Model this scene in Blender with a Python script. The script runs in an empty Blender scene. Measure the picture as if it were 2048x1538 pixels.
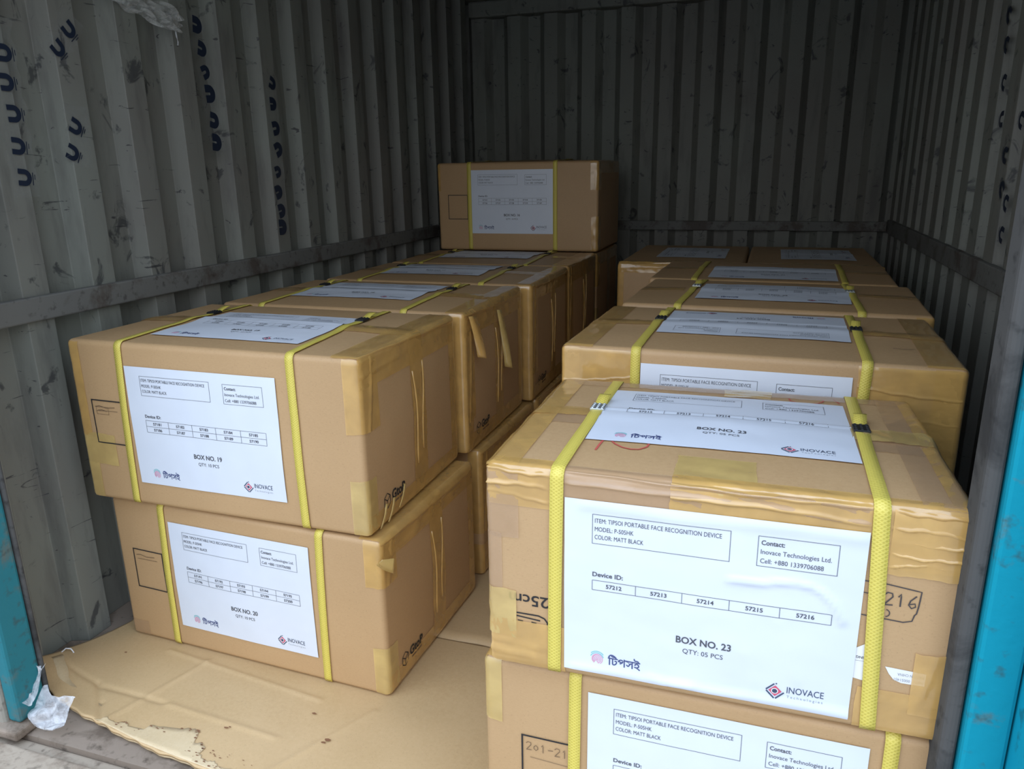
import bpy, math, random
import numpy as np
from mathutils import Matrix, Vector

random.seed(7)
C = bpy.context.scene.collection
SC = bpy.context.scene

# ------------------------------------------------------------------ camera
F_PX, PITCH, YAW, ROLL = 1504.75, -0.27685, -0.32119, -0.01632
CAM_LOC = (0.27103, -0.7160, 0.85007)
cp, sp, cyw, syw = math.cos(PITCH), math.sin(PITCH), math.cos(YAW), math.sin(YAW)
_f = Vector((syw * cp, cyw * cp, sp)); _r = Vector((cyw, -syw, 0)); _u = _r.cross(_f)
_c, _s = math.cos(ROLL), math.sin(ROLL)
_r2 = _c * _r + _s * _u; _u2 = -_s * _r + _c * _u
camd = bpy.data.cameras.new('camera'); cam = bpy.data.objects.new('camera', camd); C.objects.link(cam)
m = Matrix.Identity(4)
for i in range(3):
    m[i][0] = _r2[i]; m[i][1] = _u2[i]; m[i][2] = -_f[i]; m[i][3] = CAM_LOC[i]
cam.matrix_world = m
camd.sensor_width = 36; camd.lens = 36 * F_PX / 2048; camd.clip_start = 0.02
SC.camera = cam

# ------------------------------------------------------------------ overcast sky, exposure
wd = bpy.data.worlds.new('overcast_sky'); SC.world = wd; wd.use_nodes = True
bg = wd.node_tree.nodes['Background']
# standard overcast sky: luminance (1 + 2 sin(elevation)) / 3, a little bluer overhead than at the horizon
_wt = wd.node_tree; _tc = _wt.nodes.new('ShaderNodeTexCoord'); _sx = _wt.nodes.new('ShaderNodeSeparateXYZ')
_wt.links.new(_tc.outputs['Generated'], _sx.inputs[0])
_el = _wt.nodes.new('ShaderNodeClamp'); _wt.links.new(_sx.outputs[2], _el.inputs[0])
_mx = _wt.nodes.new('ShaderNodeMix'); _mx.data_type = 'RGBA'; _wt.links.new(_el.outputs[0], _mx.inputs[0])
_mx.inputs[6].default_value = (.98, 1.0, 1.03, 1); _mx.inputs[7].default_value = (.76, .96, 1.30, 1)
_wt.links.new(_mx.outputs[2], bg.inputs[0])
_ma = _wt.nodes.new('ShaderNodeMath'); _ma.operation = 'MULTIPLY_ADD'; _wt.links.new(_el.outputs[0], _ma.inputs[0])
_ma.inputs[1].default_value = 1.3; _ma.inputs[2].default_value = .65; _wt.links.new(_ma.outputs[0], bg.inputs[1])
SC.view_settings.view_transform = 'Standard'
try: SC.view_settings.look = 'None'
except Exception: pass
SC.view_settings.exposure = 0.90; SC.view_settings.gamma = 1.0
SC.view_settings.use_curve_mapping = False

# ------------------------------------------------------------------ materials
def srgb(r, g, b):
    return tuple(((v / 255) / 12.92 if v / 255 <= .04045 else ((v / 255 + .055) / 1.055) ** 2.4) for v in (r, g, b))

class NT:
    def __init__(s, name):
        s.m = bpy.data.materials.new(name); s.m.use_nodes = True; s.t = s.m.node_tree
        s.b = s.t.nodes['Principled BSDF']; s.out = s.t.nodes['Material Output']
    def n(s, typ, **kw):
        nd = s.t.nodes.new(typ)
        for k, v in kw.items(): setattr(nd, k, v)
        return nd
    def l(s, a, b): s.t.links.new(a, b)
    def coord(s, kind='Object', scale=(1, 1, 1)):
        tc = s.n('ShaderNodeTexCoord'); mp = s.n('ShaderNodeMapping')
        mp.inputs['Scale'].default_value = scale; s.l(tc.outputs[kind], mp.inputs[0]); return mp.outputs[0]
    def noise(s, vec, scale, detail=4, rough=.55, dist=0):
        nd = s.n('ShaderNodeTexNoise'); s.l(vec, nd.inputs['Vector'])
        nd.inputs['Scale'].default_value = scale; nd.inputs['Detail'].default_value = detail
        nd.inputs['Roughness'].default_value = rough; nd.inputs['Distortion'].default_value = dist
        return nd.outputs['Fac']
    def ramp(s, fac, stops):
        nd = s.n('ShaderNodeValToRGB'); s.l(fac, nd.inputs[0]); e = nd.color_ramp.elements
        while len(e) < len(stops): e.new(.5)
        for k, (p, c) in enumerate(stops):
            e[k].position = p; e[k].color = (c[0], c[1], c[2], 1) if hasattr(c, '__len__') else (c, c, c, 1)
        return nd.outputs[0]
    def mix(s, fac, a, b, mode='MIX'):
        nd = s.n('ShaderNodeMix', data_type='RGBA', blend_type=mode)
        for sock, v in ((nd.inputs[0], fac), (nd.inputs[6], a), (nd.inputs[7], b)):
            if hasattr(v, 'is_linked'): s.l(v, sock)
            elif hasattr(v, '__len__'): sock.default_value = (v[0], v[1], v[2], 1)
            else: sock.default_value = v
        return nd.outputs[2]
    def bump(s, h, strength=.3, dist=.002):
        nd = s.n('ShaderNodeBump'); nd.inputs['Strength'].default_value = strength; nd.inputs['Distance'].default_value = dist
        s.l(h, nd.inputs['Height']); s.l(nd.outputs[0], s.b.inputs['Normal']); return nd

M = {}
def flat(name, col, rough=.6, metal=0):
    k = NT(name); k.b.inputs['Base Color'].default_value = (*col, 1); k.b.inputs['Roughness'].default_value = rough
    k.b.inputs['Metallic'].default_value = metal; M[name] = k.m; return k

def cardboard(name, base, dark, light, rough=.52):
    k = NT(name); v = k.coord('Object', (1, 1, 1)); vs = k.coord('Object', (1, 1, 6))
    big = k.noise(v, 5, 3); fib = k.noise(vs, 160, 4, .7); sp_ = k.noise(v, 420, 2, .6)
    c = k.mix(k.ramp(big, [(.35, 0), (.7, 1)]), dark, base)
    c = k.mix(k.ramp(fib, [(.35, 0), (.75, .45)]), c, light)
    c = k.mix(k.ramp(sp_, [(.62, 0), (.72, .30)]), c, tuple(x * .55 for x in dark))
    k.l(c, k.b.inputs['Base Color']); k.b.inputs['Roughness'].default_value = rough
    k.b.inputs['Specular IOR Level'].default_value = .45
    k.bump(k.noise(v, 260, 3), .12, .0006); M[name] = k.m
CB, CD, CL = (.495, .314, .153), (.45, .281, .133), (.56, .368, .192)
cardboard('cardboard', CB, CD, CL)
cardboard('cardboard_sheet_face', (.56, .385, .195), (.50, .335, .16), (.62, .44, .235))
cardboard('cardboard_inner_ply', (.64, .50, .30), (.56, .41, .22), (.70, .56, .36))

def tape(name, col, alpha):
    k = NT(name); v = k.coord('UV')
    nz = k.noise(v, 22, 3, .5, .4)
    col2 = tuple(min(1, x * 1.10) for x in col)
    k.l(k.mix(k.ramp(nz, [(.4, 0), (.65, 1)]), col, col2), k.b.inputs['Base Color'])
    k.b.inputs['Roughness'].default_value = .22; k.b.inputs['IOR'].default_value = 1.5
    k.b.inputs['Coat Weight'].default_value = 1.0; k.b.inputs['Coat IOR'].default_value = 1.75; k.b.inputs['Coat Roughness'].default_value = .09
    a = k.n('ShaderNodeMapRange'); k.l(nz, a.inputs[0]); a.inputs[1].default_value = .35; a.inputs[2].default_value = .65
    a.inputs[3].default_value = alpha - .07; a.inputs[4].default_value = alpha + .07
    k.l(a.outputs[0], k.b.inputs['Alpha']); k.bump(k.noise(v, 60, 3, .5, .5), .10, .0012); M[name] = k.m
tape('tape_brown', (.70, .425, .125), .64)
tape('tape_yellow', (.70, .50, .17), .62)
tape('tape_pale', (.56, .37, .21), .42)

def paper():
    k = NT('paper'); v = k.coord('Object'); nz = k.noise(v, 14, 3)
    k.l(k.mix(k.ramp(nz, [(.3, 0), (.7, 1)]), (.675, .72, .785), (.70, .745, .81)), k.b.inputs['Base Color'])
    k.b.inputs['Roughness'].default_value = .40; k.b.inputs['Specular IOR Level'].default_value = .6
    k.bump(k.noise(v, 35, 3), .12, .002); M['paper'] = k.m
paper()
def strap():
    k = NT('strap_yellow'); v = k.coord('UV')
    ang = []
    for rz in (.95, -.95):
        mp = k.n('ShaderNodeMapping'); k.l(v, mp.inputs[0]); mp.inputs['Rotation'].default_value = (0, 0, rz)
        w = k.n('ShaderNodeTexWave'); k.l(mp.outputs[0], w.inputs['Vector']); w.inputs['Scale'].default_value = 95
        ang.append(w.outputs['Fac'])
    mx = k.n('ShaderNodeMath', operation='MAXIMUM'); k.l(ang[0], mx.inputs[0]); k.l(ang[1], mx.inputs[1])
    k.l(k.mix(mx.outputs[0], (.57, .46, .068), (.70, .58, .118)), k.b.inputs['Base Color'])
    k.b.inputs['Roughness'].default_value = .42; k.bump(mx.outputs[0], .45, .0006); M['strap_yellow'] = k.m
strap()
flat('seal_black', (.02, .022, .025), .4, .3); flat('seal_steel', (.55, .58, .58), .35, .8)
flat('ink', (.085, .088, .10), .6); flat('ink_line', (.12, .125, .14), .6); flat('ink_grey', (.30, .32, .36), .6)
flat('ink_navy', (.05, .07, .19), .6); flat('ink_pink', (.70, .25, .38), .6); flat('ink_teal', (.10, .50, .50), .6)
flat('ink_red', (.62, .09, .15), .6); flat('ink_slate', (.05, .07, .12), .6); flat('ink_white', (.80, .83, .87), .6)
flat('ink_black', (.018, .017, .018), .65); flat('ink_marker', (.06, .05, .05), .6); flat('ink_red_marker', (.55, .10, .08), .6)
flat('ink_faint', (.16, .10, .055), .65); flat('ink_blue', (.012, .02, .04), .5)
flat('sticker_white', (.80, .80, .78), .5); flat('thread_white', (.85, .85, .85), .6)
flat('rubber', (.045, .045, .047), .75)

def wall_paint():
    k = NT('container_paint'); v = k.coord('Object')
    big = k.noise(v, 2.2, 4); c = k.mix(k.ramp(big, [(.35, 0), (.65, 1)]), (.195, .188, .163), (.216, .228, .194))
    st = k.noise(k.coord('Object', (3, 3, .55)), 7, 5, .6)
    c = k.mix(k.ramp(st, [(.52, 0), (.70, .6)]), c, (.11, .105, .095))
    sm = k.noise(k.coord('Object', (1, 1, .8)), 17, 5, .62, .9)
    c = k.mix(k.ramp(sm, [(.61, 0), (.67, .75)]), c, (.035, .037, .04))
    sc_ = k.noise(k.coord('Object', (1, .25, 2.5)), 30, 4, .6, 1.2)
    c = k.mix(k.ramp(sc_, [(.665, 0), (.70, .8)]), c, (.03, .03, .035))
    geo = k.n('ShaderNodeSeparateXYZ'); tc = k.n('ShaderNodeTexCoord'); k.l(tc.outputs['Object'], geo.inputs[0])
    k.l(c, k.b.inputs['Base Color']); k.b.inputs['Roughness'].default_value = .55
    k.b.inputs['Specular IOR Level'].default_value = .35
    k.bump(k.noise(v, 25, 4), .25, .003); M['container_paint'] = k.m
wall_paint()
def metal(name, base, rust, amount, rough=.55, scale=9):
    k = NT(name); v = k.coord('Object'); nz = k.noise(v, scale, 6, .65, .4)
    c = k.mix(k.ramp(nz, [(amount, 0), (amount + .12, 1)]), base, rust)
    c = k.mix(k.ramp(k.noise(v, 60, 3), [(.58, 0), (.72, .6)]), c, tuple(x * .45 for x in rust))
    k.l(c, k.b.inputs['Base Color']); k.b.inputs['Roughness'].default_value = rough
    k.b.inputs['Specular IOR Level'].default_value = .2; k.bump(k.noise(v, 70, 4), .3, .002); M[name] = k.m
metal('rail_paint', (.17, .17, .155), (.10, .085, .072), .50)
metal('teal_paint', (.0, .30, .42), (.02, .22, .27), .60, .8)
metal('teal_paint_worn', (.003, .27, .365), (.09, .16, .16), .60, .8, 14)
metal('teal_paint_faded', (.025, .17, .20), (.12, .135, .115), .54, .85, 12)
metal('rubber_dusty', (.085, .083, .078), (.045, .044, .042), .52, .9)
metal('frame_dusty', (.30, .28, .235), (.17, .135, .105), .52, .8)
metal('sill_dusty', (.38, .315, .24), (.22, .17, .125), .47, .9)
metal('floor_steel', (.27, .215, .165), (.15, .115, .085), .5, .9)
metal('asphalt', (.24, .235, .225), (.19, .185, .18), .5, .9, 3)
def film(name, alpha, col=(.75, .77, .78), rough=.12):
    k = NT(name); v = k.coord('Object'); nz = k.noise(v, 55, 4, .6, 1)
    k.b.inputs['Base Color'].default_value = (*col, 1); k.b.inputs['Roughness'].default_value = rough
    a = k.n('ShaderNodeMapRange'); k.l(nz, a.inputs[0]); a.inputs[1].default_value = .35; a.inputs[2].default_value = .7
    a.inputs[3].default_value = alpha * .5; a.inputs[4].default_value = alpha * 1.5
    k.l(a.outputs[0], k.b.inputs['Alpha']); k.bump(nz, .4, .002); M[name] = k.m
film('clear_film', .08, (.45, .46, .46), .16); film('plastic_bag_film', .45, (.80, .82, .84), .22)

# ------------------------------------------------------------------ mesh helpers
def mesh_obj(name, V, Fc, mats, parent=None, uv=None, mi=None, smooth=True, thick=None):
    me = bpy.data.meshes.new(name); me.from_pydata([tuple(map(float, v)) for v in V], [], [tuple(map(int, f)) for f in Fc])
    for mt in (mats if isinstance(mats, (list, tuple)) else [mats]): me.materials.append(M[mt])
    if mi is not None: me.polygons.foreach_set('material_index', np.asarray(mi, dtype=np.int32))
    if smooth: me.polygons.foreach_set('use_smooth', np.ones(len(me.polygons), dtype=bool))
    if uv is not None:
        l = me.uv_layers.new(name='uv'); idx = np.empty(len(me.loops), dtype=np.int32); me.loops.foreach_get('vertex_index', idx)
        l.data.foreach_set('uv', np.asarray(uv, dtype=np.float32)[idx].ravel())
    me.update()
    o = bpy.data.objects.new(name, me); C.objects.link(o)
    if parent is not None: o.parent = parent
    if thick:
        sm = o.modifiers.new('thickness', 'SOLIDIFY'); sm.thickness = abs(thick); sm.offset = 1 if thick > 0 else -1
    return o

def tag(o, label, cat, group=None):
    o['label'] = label; o['category'] = cat
    if group: o['group'] = group
    return o
def struct(o): o['kind'] = 'structure'; return o
def empty(name, loc, rz=0):
    o = bpy.data.objects.new(name, None); C.objects.link(o); o.location = loc; o.rotation_euler = (0, 0, rz); o.empty_display_size = .05
    return o

def grid_faces(nu, nv):
    a = (np.arange(nu)[:, None] * (nv + 1) + np.arange(nv)[None]).ravel()
    return np.stack([a, a + nv + 1, a + nv + 2, a + 1], 1)

def wob(P, seed, f=9.0):
    """smooth pseudo-noise in about [-1, 1] for points P (N, k)"""
    P = np.asarray(P, float); rs = np.random.RandomState(seed); out = np.zeros(len(P)); tot = 0
    for o in range(5):
        d = rs.normal(size=P.shape[1]); d /= np.linalg.norm(d); a = .72 ** o
        out += a * np.sin((P @ d) * f * 1.6 ** o + rs.uniform(0, 6.28)); tot += a
    return out / tot * 1.6

def boxes_mesh(lst):
    """closed boxes (x0,x1,y0,y1,z0,z1) joined"""
    V = []; Fc = []
    for x0, x1, y0, y1, z0, z1 in lst:
        b = len(V)
        V += [(x0, y0, z0), (x1, y0, z0), (x1, y1, z0), (x0, y1, z0), (x0, y0, z1), (x1, y0, z1), (x1, y1, z1), (x0, y1, z1)]
        Fc += [tuple(b + i for i in f) for f in ((0, 3, 2, 1), (4, 5, 6, 7), (0, 1, 5, 4), (1, 2, 6, 5), (2, 3, 7, 6), (3, 0, 4, 7))]
    return V, Fc
def bevel(o, w=.002, seg=2):
    b = o.modifiers.new('bevel', 'BEVEL'); b.width = w; b.segments = seg; b.limit_method = 'ANGLE'; return o

# ------------------------------------------------------------------ container shell
XL, XR, YB, ZTOP, ZF = -.917, .712, 2.40, 1.50, -.014
PER, DEP = .147, .034
def corrugated(name, start, end, phase, place, z0, z1, prof, dep):
    """prof: list of (position inside a period, depth 0 or 1)"""
    pts = []; k = math.floor((start - phase) / PER_) - 1
    while phase + k * PER_ < end + PER_:
        for q, d in prof: pts.append((phase + k * PER_ + q, d * dep))
        k += 1
    ps = [p[0] for p in pts]; ds = [p[1] for p in pts]
    pts = [(start, float(np.interp(start, ps, ds)))] + [p for p in pts if start < p[0] < end] + [(end, float(np.interp(end, ps, ds)))]
    V = []; Fc = []; zs = np.linspace(z0, z1, 9)
    for s, d in pts:
        for z in zs: V.append(place(s, d, z))
    nz = len(zs)
    for i in range(len(pts) - 1):
        for j in range(nz - 1):
            Fc.append((i * nz + j, (i + 1) * nz + j, (i + 1) * nz + j + 1, i * nz + j + 1))
    o = mesh_obj(name, V, Fc, 'container_paint', smooth=False); s_ = o.modifiers.new('sheet', 'SOLIDIFY'); s_.thickness = .003; s_.offset = 0
    bv = bevel(o, .004, 2); return struct(o)
PER_ = .147
profL = [(0, 0), (.051, 0), (.067, 1), (.135, 1)]
corrugated('wall_left', .02, YB + .03, .378, lambda s, d, z: (XL - d, s, z), ZF, ZTOP, profL, DEP)
profR = [(0, 0), (.070, 0), (.088, 1), (.129, 1)]
corrugated('wall_right', .02, YB + .03, 1.030, lambda s, d, z: (XR + d, s, z), ZF, ZTOP, profR, DEP)
PER_ = .153
profB = [(0, 0), (.052, 0), (.077, 1), (.128, 1)]
corrugated('wall_back', XL - .03, XR + .03, -.148, lambda s, d, z: (s, YB + d, z), ZF, ZTOP, profB, DEP)
V, Fc = boxes_mesh([(XL - .06, XR + .06, -.02, YB + .06, ZTOP, ZTOP + .03)]); struct(mesh_obj('ceiling', V, Fc, 'container_paint', smooth=False))
V, Fc = boxes_mesh([(XL - .06, XR + .06, .0, YB + .06, ZF - .03, ZF)]); struct(mesh_obj('floor', V, Fc, 'floor_steel', smooth=False))
# rails round the walls, header on the back wall
V, Fc = boxes_mesh([(XL - .004, XL + .012, .02, YB, .613, .655)]); bevel(struct(mesh_obj('trim_1', V, Fc, 'rail_paint', smooth=False)), .003)
V, Fc = boxes_mesh([(XR - .012, XR + .004, .02, YB, .607, .655)]); bevel(struct(mesh_obj('trim_2', V, Fc, 'rail_paint', smooth=False)), .003)
V, Fc = boxes_mesh([(XL + .013, XR - .013, YB - .012, YB + .004, .612, .648)]); bevel(struct(mesh_obj('trim_3', V, Fc, 'rail_paint', smooth=False)), .003)
V, Fc = boxes_mesh([(XL, XR, YB - .03, YB + .04, 1.44, ZTOP)]); bevel(struct(mesh_obj('trim_4', V, Fc, 'container_paint', smooth=False)), .008)
# door posts
V, Fc = boxes_mesh([(.482, .519, -.03, .045, -.05, ZTOP)]); pr = bevel(struct(mesh_obj('trim_5', V, Fc, 'teal_paint_worn', smooth=False)), .004)
V, Fc = boxes_mesh([(.466, .481, -.022, .02, -.05, ZTOP)]); o = bevel(mesh_obj('rubber_seal', V, Fc, 'rubber_dusty', pr, smooth=False), .006, 3)
V, Fc = boxes_mesh([(.520, .80, -.075, .04, -.05, ZTOP)]); o = bevel(mesh_obj('post_face', V, Fc, 'teal_paint', pr, smooth=False), .006, 3)
V, Fc = boxes_mesh([(-.838, -.812, .0, .050, .004, ZTOP)]); pl = bevel(struct(mesh_obj('trim_6', V, Fc, 'teal_paint_faded', smooth=False)), .005)
V, Fc = boxes_mesh([(-.822, -.809, .051, .058, .0, ZTOP)]); o = bevel(mesh_obj('rubber_seal', V, Fc, 'rubber_dusty', pl, smooth=False), .006, 3)
V, Fc = boxes_mesh([(-1.05, -.839, -.006, .045, -.05, ZTOP)]); o = bevel(mesh_obj('post_face', V, Fc, 'frame_dusty', pl, smooth=False), .008, 3)
V, Fc = boxes_mesh([(-.90, -.80, -.02, .06, -.014, .003)]); o = bevel(mesh_obj('foot_plate', V, Fc, 'floor_steel', pl, smooth=False), .005, 3)
# unseen header added over the opening to shape the light, then the door sill
V, Fc = boxes_mesh([(-1.05, .80, -.06, .04, ZTOP, 1.62)]); struct(mesh_obj('trim_7', V, Fc, 'teal_paint', smooth=False))
V, Fc = boxes_mesh([(-1.05, .80, -.26, -.028, -.12, -.006), (-1.05, .80, -.028, .0, -.12, -.022)]); bevel(struct(mesh_obj('trim_8', V, Fc, 'sill_dusty', smooth=False)), .006, 3)
V = [(-30, -40, -.95), (30, -40, -.95), (30, 40, -.95), (-30, 40, -.95)]; struct(mesh_obj('ground', V, [(0, 1, 2, 3)], 'asphalt'))

# ------------------------------------------------------------------ carton geometry
class Box:
    """local frame: x width, y depth (0 = front), z height; everything on it follows one rounded, slightly bulged surface"""
    def __init__(s, name, loc, rz, dims, label, seed, bulge=(.003, .003, .004), ridge=.003, r=.009, group=None):
        s.e = empty(name, loc, rz); tag(s.e, label, 'box', group); s.W, s.D, s.H = s.dims = np.array(dims); s.seed = seed
        s.b = bulge; s.ridge = ridge; s.r = r; s.rs = np.random.RandomState(seed)
    def disp(s, p):
        W, D, H = s.dims; x, y, z = (np.clip(p[:, i] / s.dims[i], 0, 1) for i in range(3))
        sx, sy, sz = np.sin(np.pi * x), np.sin(np.pi * y), np.sin(np.pi * z)
        d = np.zeros_like(p)
        d[:, 0] = s.b[0] * sy * sz * (2 * x - 1); d[:, 1] = s.b[1] * sx * sz * (2 * y - 1)
        d[:, 2] = (s.b[2] * sx * sy + s.ridge * np.exp(-((p[:, 1] - D * .52) / .022) ** 2) * sx ** .25 * (sy > .02)) * np.clip((z - .5) * 2, 0, 1)
        n = .0007 * wob(p, s.seed, 26)
        e = (sx * sy + sx * sz + sy * sz) * .5
        d[:, 1] += n * sx * sz; d[:, 2] += n * sx * sy * z; d[:, 0] += n * sy * sz
        return d
    def surf(s, P, off):
        P = np.asarray(P, float); r = s.r; q = np.clip(P, r, s.dims - r); d = P - q
        n = d / np.maximum(np.linalg.norm(d, axis=1), 1e-9)[:, None]
        p0 = q + n * r
        return p0 + s.disp(p0) + n * np.broadcast_to(np.asarray(off, float), (len(P),))[:, None]
    # ---- body
    def body(s, step=.011, mat='cardboard'):
        W, D, H = s.dims; V = []; Fc = []; base = 0
        def ax(L):
            n = max(4, int(L / step)); e = np.array([0, .002, .0045, .007, .009])
            return np.concatenate([e, np.linspace(.012, L - .012, n), L - e[::-1]])
        X, Y, Z = ax(W), ax(D), ax(H)
        for A_, B_, fn, flip in ((X, Z, lambda a, b: np.stack([a, a * 0, b], 1), 0), (X, Z, lambda a, b: np.stack([a, a * 0 + D, b], 1), 1),
                                 (X, Y, lambda a, b: np.stack([a, b, a * 0 + H], 1), 0), (X, Y, lambda a, b: np.stack([a, b, a * 0], 1), 1),
                                 (Y, Z, lambda a, b: np.stack([a * 0 + W, a, b], 1), 0), (Y, Z, lambda a, b: np.stack([a * 0, a, b], 1), 1)):
            a, b = np.meshgrid(A_, B_, indexing='ij'); P = fn(a.ravel(), b.ravel()); f = grid_faces(len(A_) - 1, len(B_) - 1) + base
            V.append(P); Fc.append(f[:, ::-1] if flip else f); base += len(P)
        P = np.concatenate(V); Q = s.surf(P, 0)
        # shallow groove where the two lid flaps meet
        top = (P[:, 2] >= H - 1e-6); g = np.exp(-((P[:, 1] - D * .52) / .006) ** 2) * top
        Q[:, 2] -= .0012 * g; Q[:, 2] = np.maximum(Q[:, 2], .0)
        key = np.round(Q, 6); _, first, inv = np.unique(key, axis=0, return_index=True, return_inverse=True); inv = inv.ravel()
        F2 = inv[np.concatenate(Fc)]
        ok = np.array([len(set(f)) == 4 for f in F2.tolist()])
        s.carton = mesh_obj('carton', Q[first], F2[ok], mat, s.e); return s
    # ---- sheet patches over edges
    def patch(s, name, mat, axis, path, t0, t1, off=.0008, pleats=(), wr=.0003, rag=.0012, step=.0035, thick=None, parent=None, slant=None):
        path = np.array(path, float); seg = np.linalg.norm(np.diff(path, axis=0), axis=1); cum = np.concatenate([[0], np.cumsum(seg)])
        ss = [np.linspace(cum[i], cum[i + 1], max(3, int(seg[i] / step)) + 1) for i in range(len(seg))]
        for c in cum[1:-1]: ss.append(c + np.array([-.009, -.007, -.0045, -.002, .002, .0045, .007, .009]))
        S = np.unique(np.round(np.clip(np.concatenate(ss), 0, cum[-1]), 6)); n = max(2, int(abs(t1 - t0) / (step * 1.6)))
        tt = np.linspace(0, 1, n + 1)
        a = np.interp(S, cum, path[:, 0]); b = np.interp(S, cum, path[:, 1])
        Sg, Tg = np.meshgrid(S, tt, indexing='ij'); A_, _ = np.meshgrid(a, tt, indexing='ij'); B_, _ = np.meshgrid(b, tt, indexing='ij')
        T = t0 + (t1 - t0) * Tg; sd = s.rs.randint(1, 9999)
        if rag:
            w = wob(np.stack([Sg.ravel(), Tg.ravel()], 1), sd, 130).reshape(Sg.shape) * rag
            T = T + w * (np.abs(Tg - .5) * 2) ** 3
            dS = cum[-1]
        if slant is not None: UVt = T.copy(); T = T + np.interp(S, np.linspace(0, cum[-1], len(slant)), slant)[:, None]
        A_, B_, Tf = A_.ravel(), B_.ravel(), T.ravel()
        P = {'x': lambda: np.stack([Tf, A_, B_], 1), 'y': lambda: np.stack([A_, Tf, B_], 1), 'z': lambda: np.stack([A_, B_, Tf], 1)}[axis]()
        sf, tf = Sg.ravel(), T.ravel()
        h = np.full(len(P), off)
        if wr: h += wr * (1 + wob(np.stack([sf * 2, tf], 1), sd + 1, 90)) * .6
        for k, (s0, amp, wid, slope) in enumerate(pleats):
            # a long fold: s0 along the path, drifting with slope, fading in and out
            tc = (tf - tf.min()) / max(1e-6, tf.max() - tf.min())
            centre = s0 + slope * (tc - .5) + .0018 * np.sin(tc * (4 + k) + k * 1.7) + .0006 * np.sin(tc * 23 + k)
            fade = np.clip(.75 + .4 * np.sin(tc * 3.4 + 1.9 * k), .3, 1)
            u = (sf - centre) / (wid * .62)
            h += amp * fade * np.where(u > 0, np.exp(-(u * 2.6) ** 2), np.exp(-(u * 1.1) ** 2))
        if axis == 'x' and pleats:
            for xh in getattr(s, 'hold', ()): h = off + (h - off) * (1 - .95 * np.exp(-((tf - xh) / .0125) ** 4))
        Q = s.surf(P, h)
        if s.e.location.z < .01: Q[:, 2] = np.maximum(Q[:, 2], .0003)
        o = mesh_obj(name, Q, grid_faces(len(S) - 1, n), mat, parent or s.e, uv=np.stack([UVt.ravel() if slant is not None else tf, sf], 1), thick=thick); return o
    def tape(s, axis, path, t0, t1, mat='tape_brown', **k): return s.patch('packing_tape', mat, axis, path, t0, t1, **k)
    # ---- straps with crimp seals
    def strap(s, x, xb=None, xk=None, w=.0145, seal=None, seal_y=.25, front=True, z_low=.003):
        W, D, H = s.dims; xb = x if xb is None else xb; xk = x if xk is None else xk
        path = [(0, z_low), (0, H), (D, H), (D, z_low)]
        L = np.array([0, H - z_low, H - z_low + D, 2 * (H - z_low) + D]); xs_ = np.array([xb, x, xk, xk]); g = np.linspace(0, L[-1], 41)
        o = s.patch('strap', 'strap_yellow', 'x', path, -w / 2, w / 2, off=.0026, wr=.00015, rag=0, step=.006, thick=.0007, slant=np.interp(g, L, xs_))
        if seal:
            xx = x + (xk - x) * seal_y / D; L, hw = .024, w / 2 + .0018
            c = s.surf(np.array([[xx, seal_y, H]]), .0)[0]
            z0 = c[2] + .0018; lst = [(xx - hw, xx + hw, seal_y - L / 2, seal_y + L / 2, z0, z0 + .0036)]
            for q in range(4):
                yy = seal_y - L / 2 + L * (q + .5) / 4
                for r_ in range(3):
                    xq = xx - hw + 2 * hw * (r_ + .5) / 3
                    lst.append((xq - .0017, xq + .0017, yy - .0016, yy + .0016, z0 + .0030, z0 + .0048))
            V, Fc = boxes_mesh(lst)
            bo = mesh_obj('buckle', V, Fc, 'seal_' + seal, o, smooth=False); bevel(bo, .0006, 1)
            # loose strap end lifting behind the seal
            n = 8; tv = np.linspace(0, 1, n); V = []
            for t_ in tv:
                for sx_ in (-1, 1): V.append((xx + sx_ * w / 2 + .002 * t_, seal_y + L / 2 + .026 * t_, z0 + .002 + .007 * math.sin(t_ * 1.5)))
            mesh_obj('strap_end', V, grid_faces(n - 1, 1), 'strap_yellow', o, uv=[(v[0], v[1]) for v in V], thick=.0007)
        return o
    # ---- flat print
    def face_pts(s, face, uv, off):
        W, D, H = s.dims; u, v = uv[:, 0], uv[:, 1]; z = np.zeros(len(u))
        P = {'f': np.stack([u, z, v], 1), 't': np.stack([u, v, z + H], 1), 'r': np.stack([z + W, u, v], 1)}[face]
        return s.surf(P, off)
    def print2d(s, name, parts, face, off=.0012, parent=None):
        """parts: list of (verts2d, faces, material)"""
        mats = []; V = []; Fc = []; mi = []; base = 0
        for v, f, mt in parts:
            if mt not in mats: mats.append(mt)
            V.append(np.asarray(v, float)); Fc += [tuple(base + i for i in q) for q in f]; mi += [mats.index(mt)] * len(f); base += len(v)
        return mesh_obj(name, s.face_pts(face, np.concatenate(V), off), Fc, mats, parent or s.carton, mi=mi, smooth=False)

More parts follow.
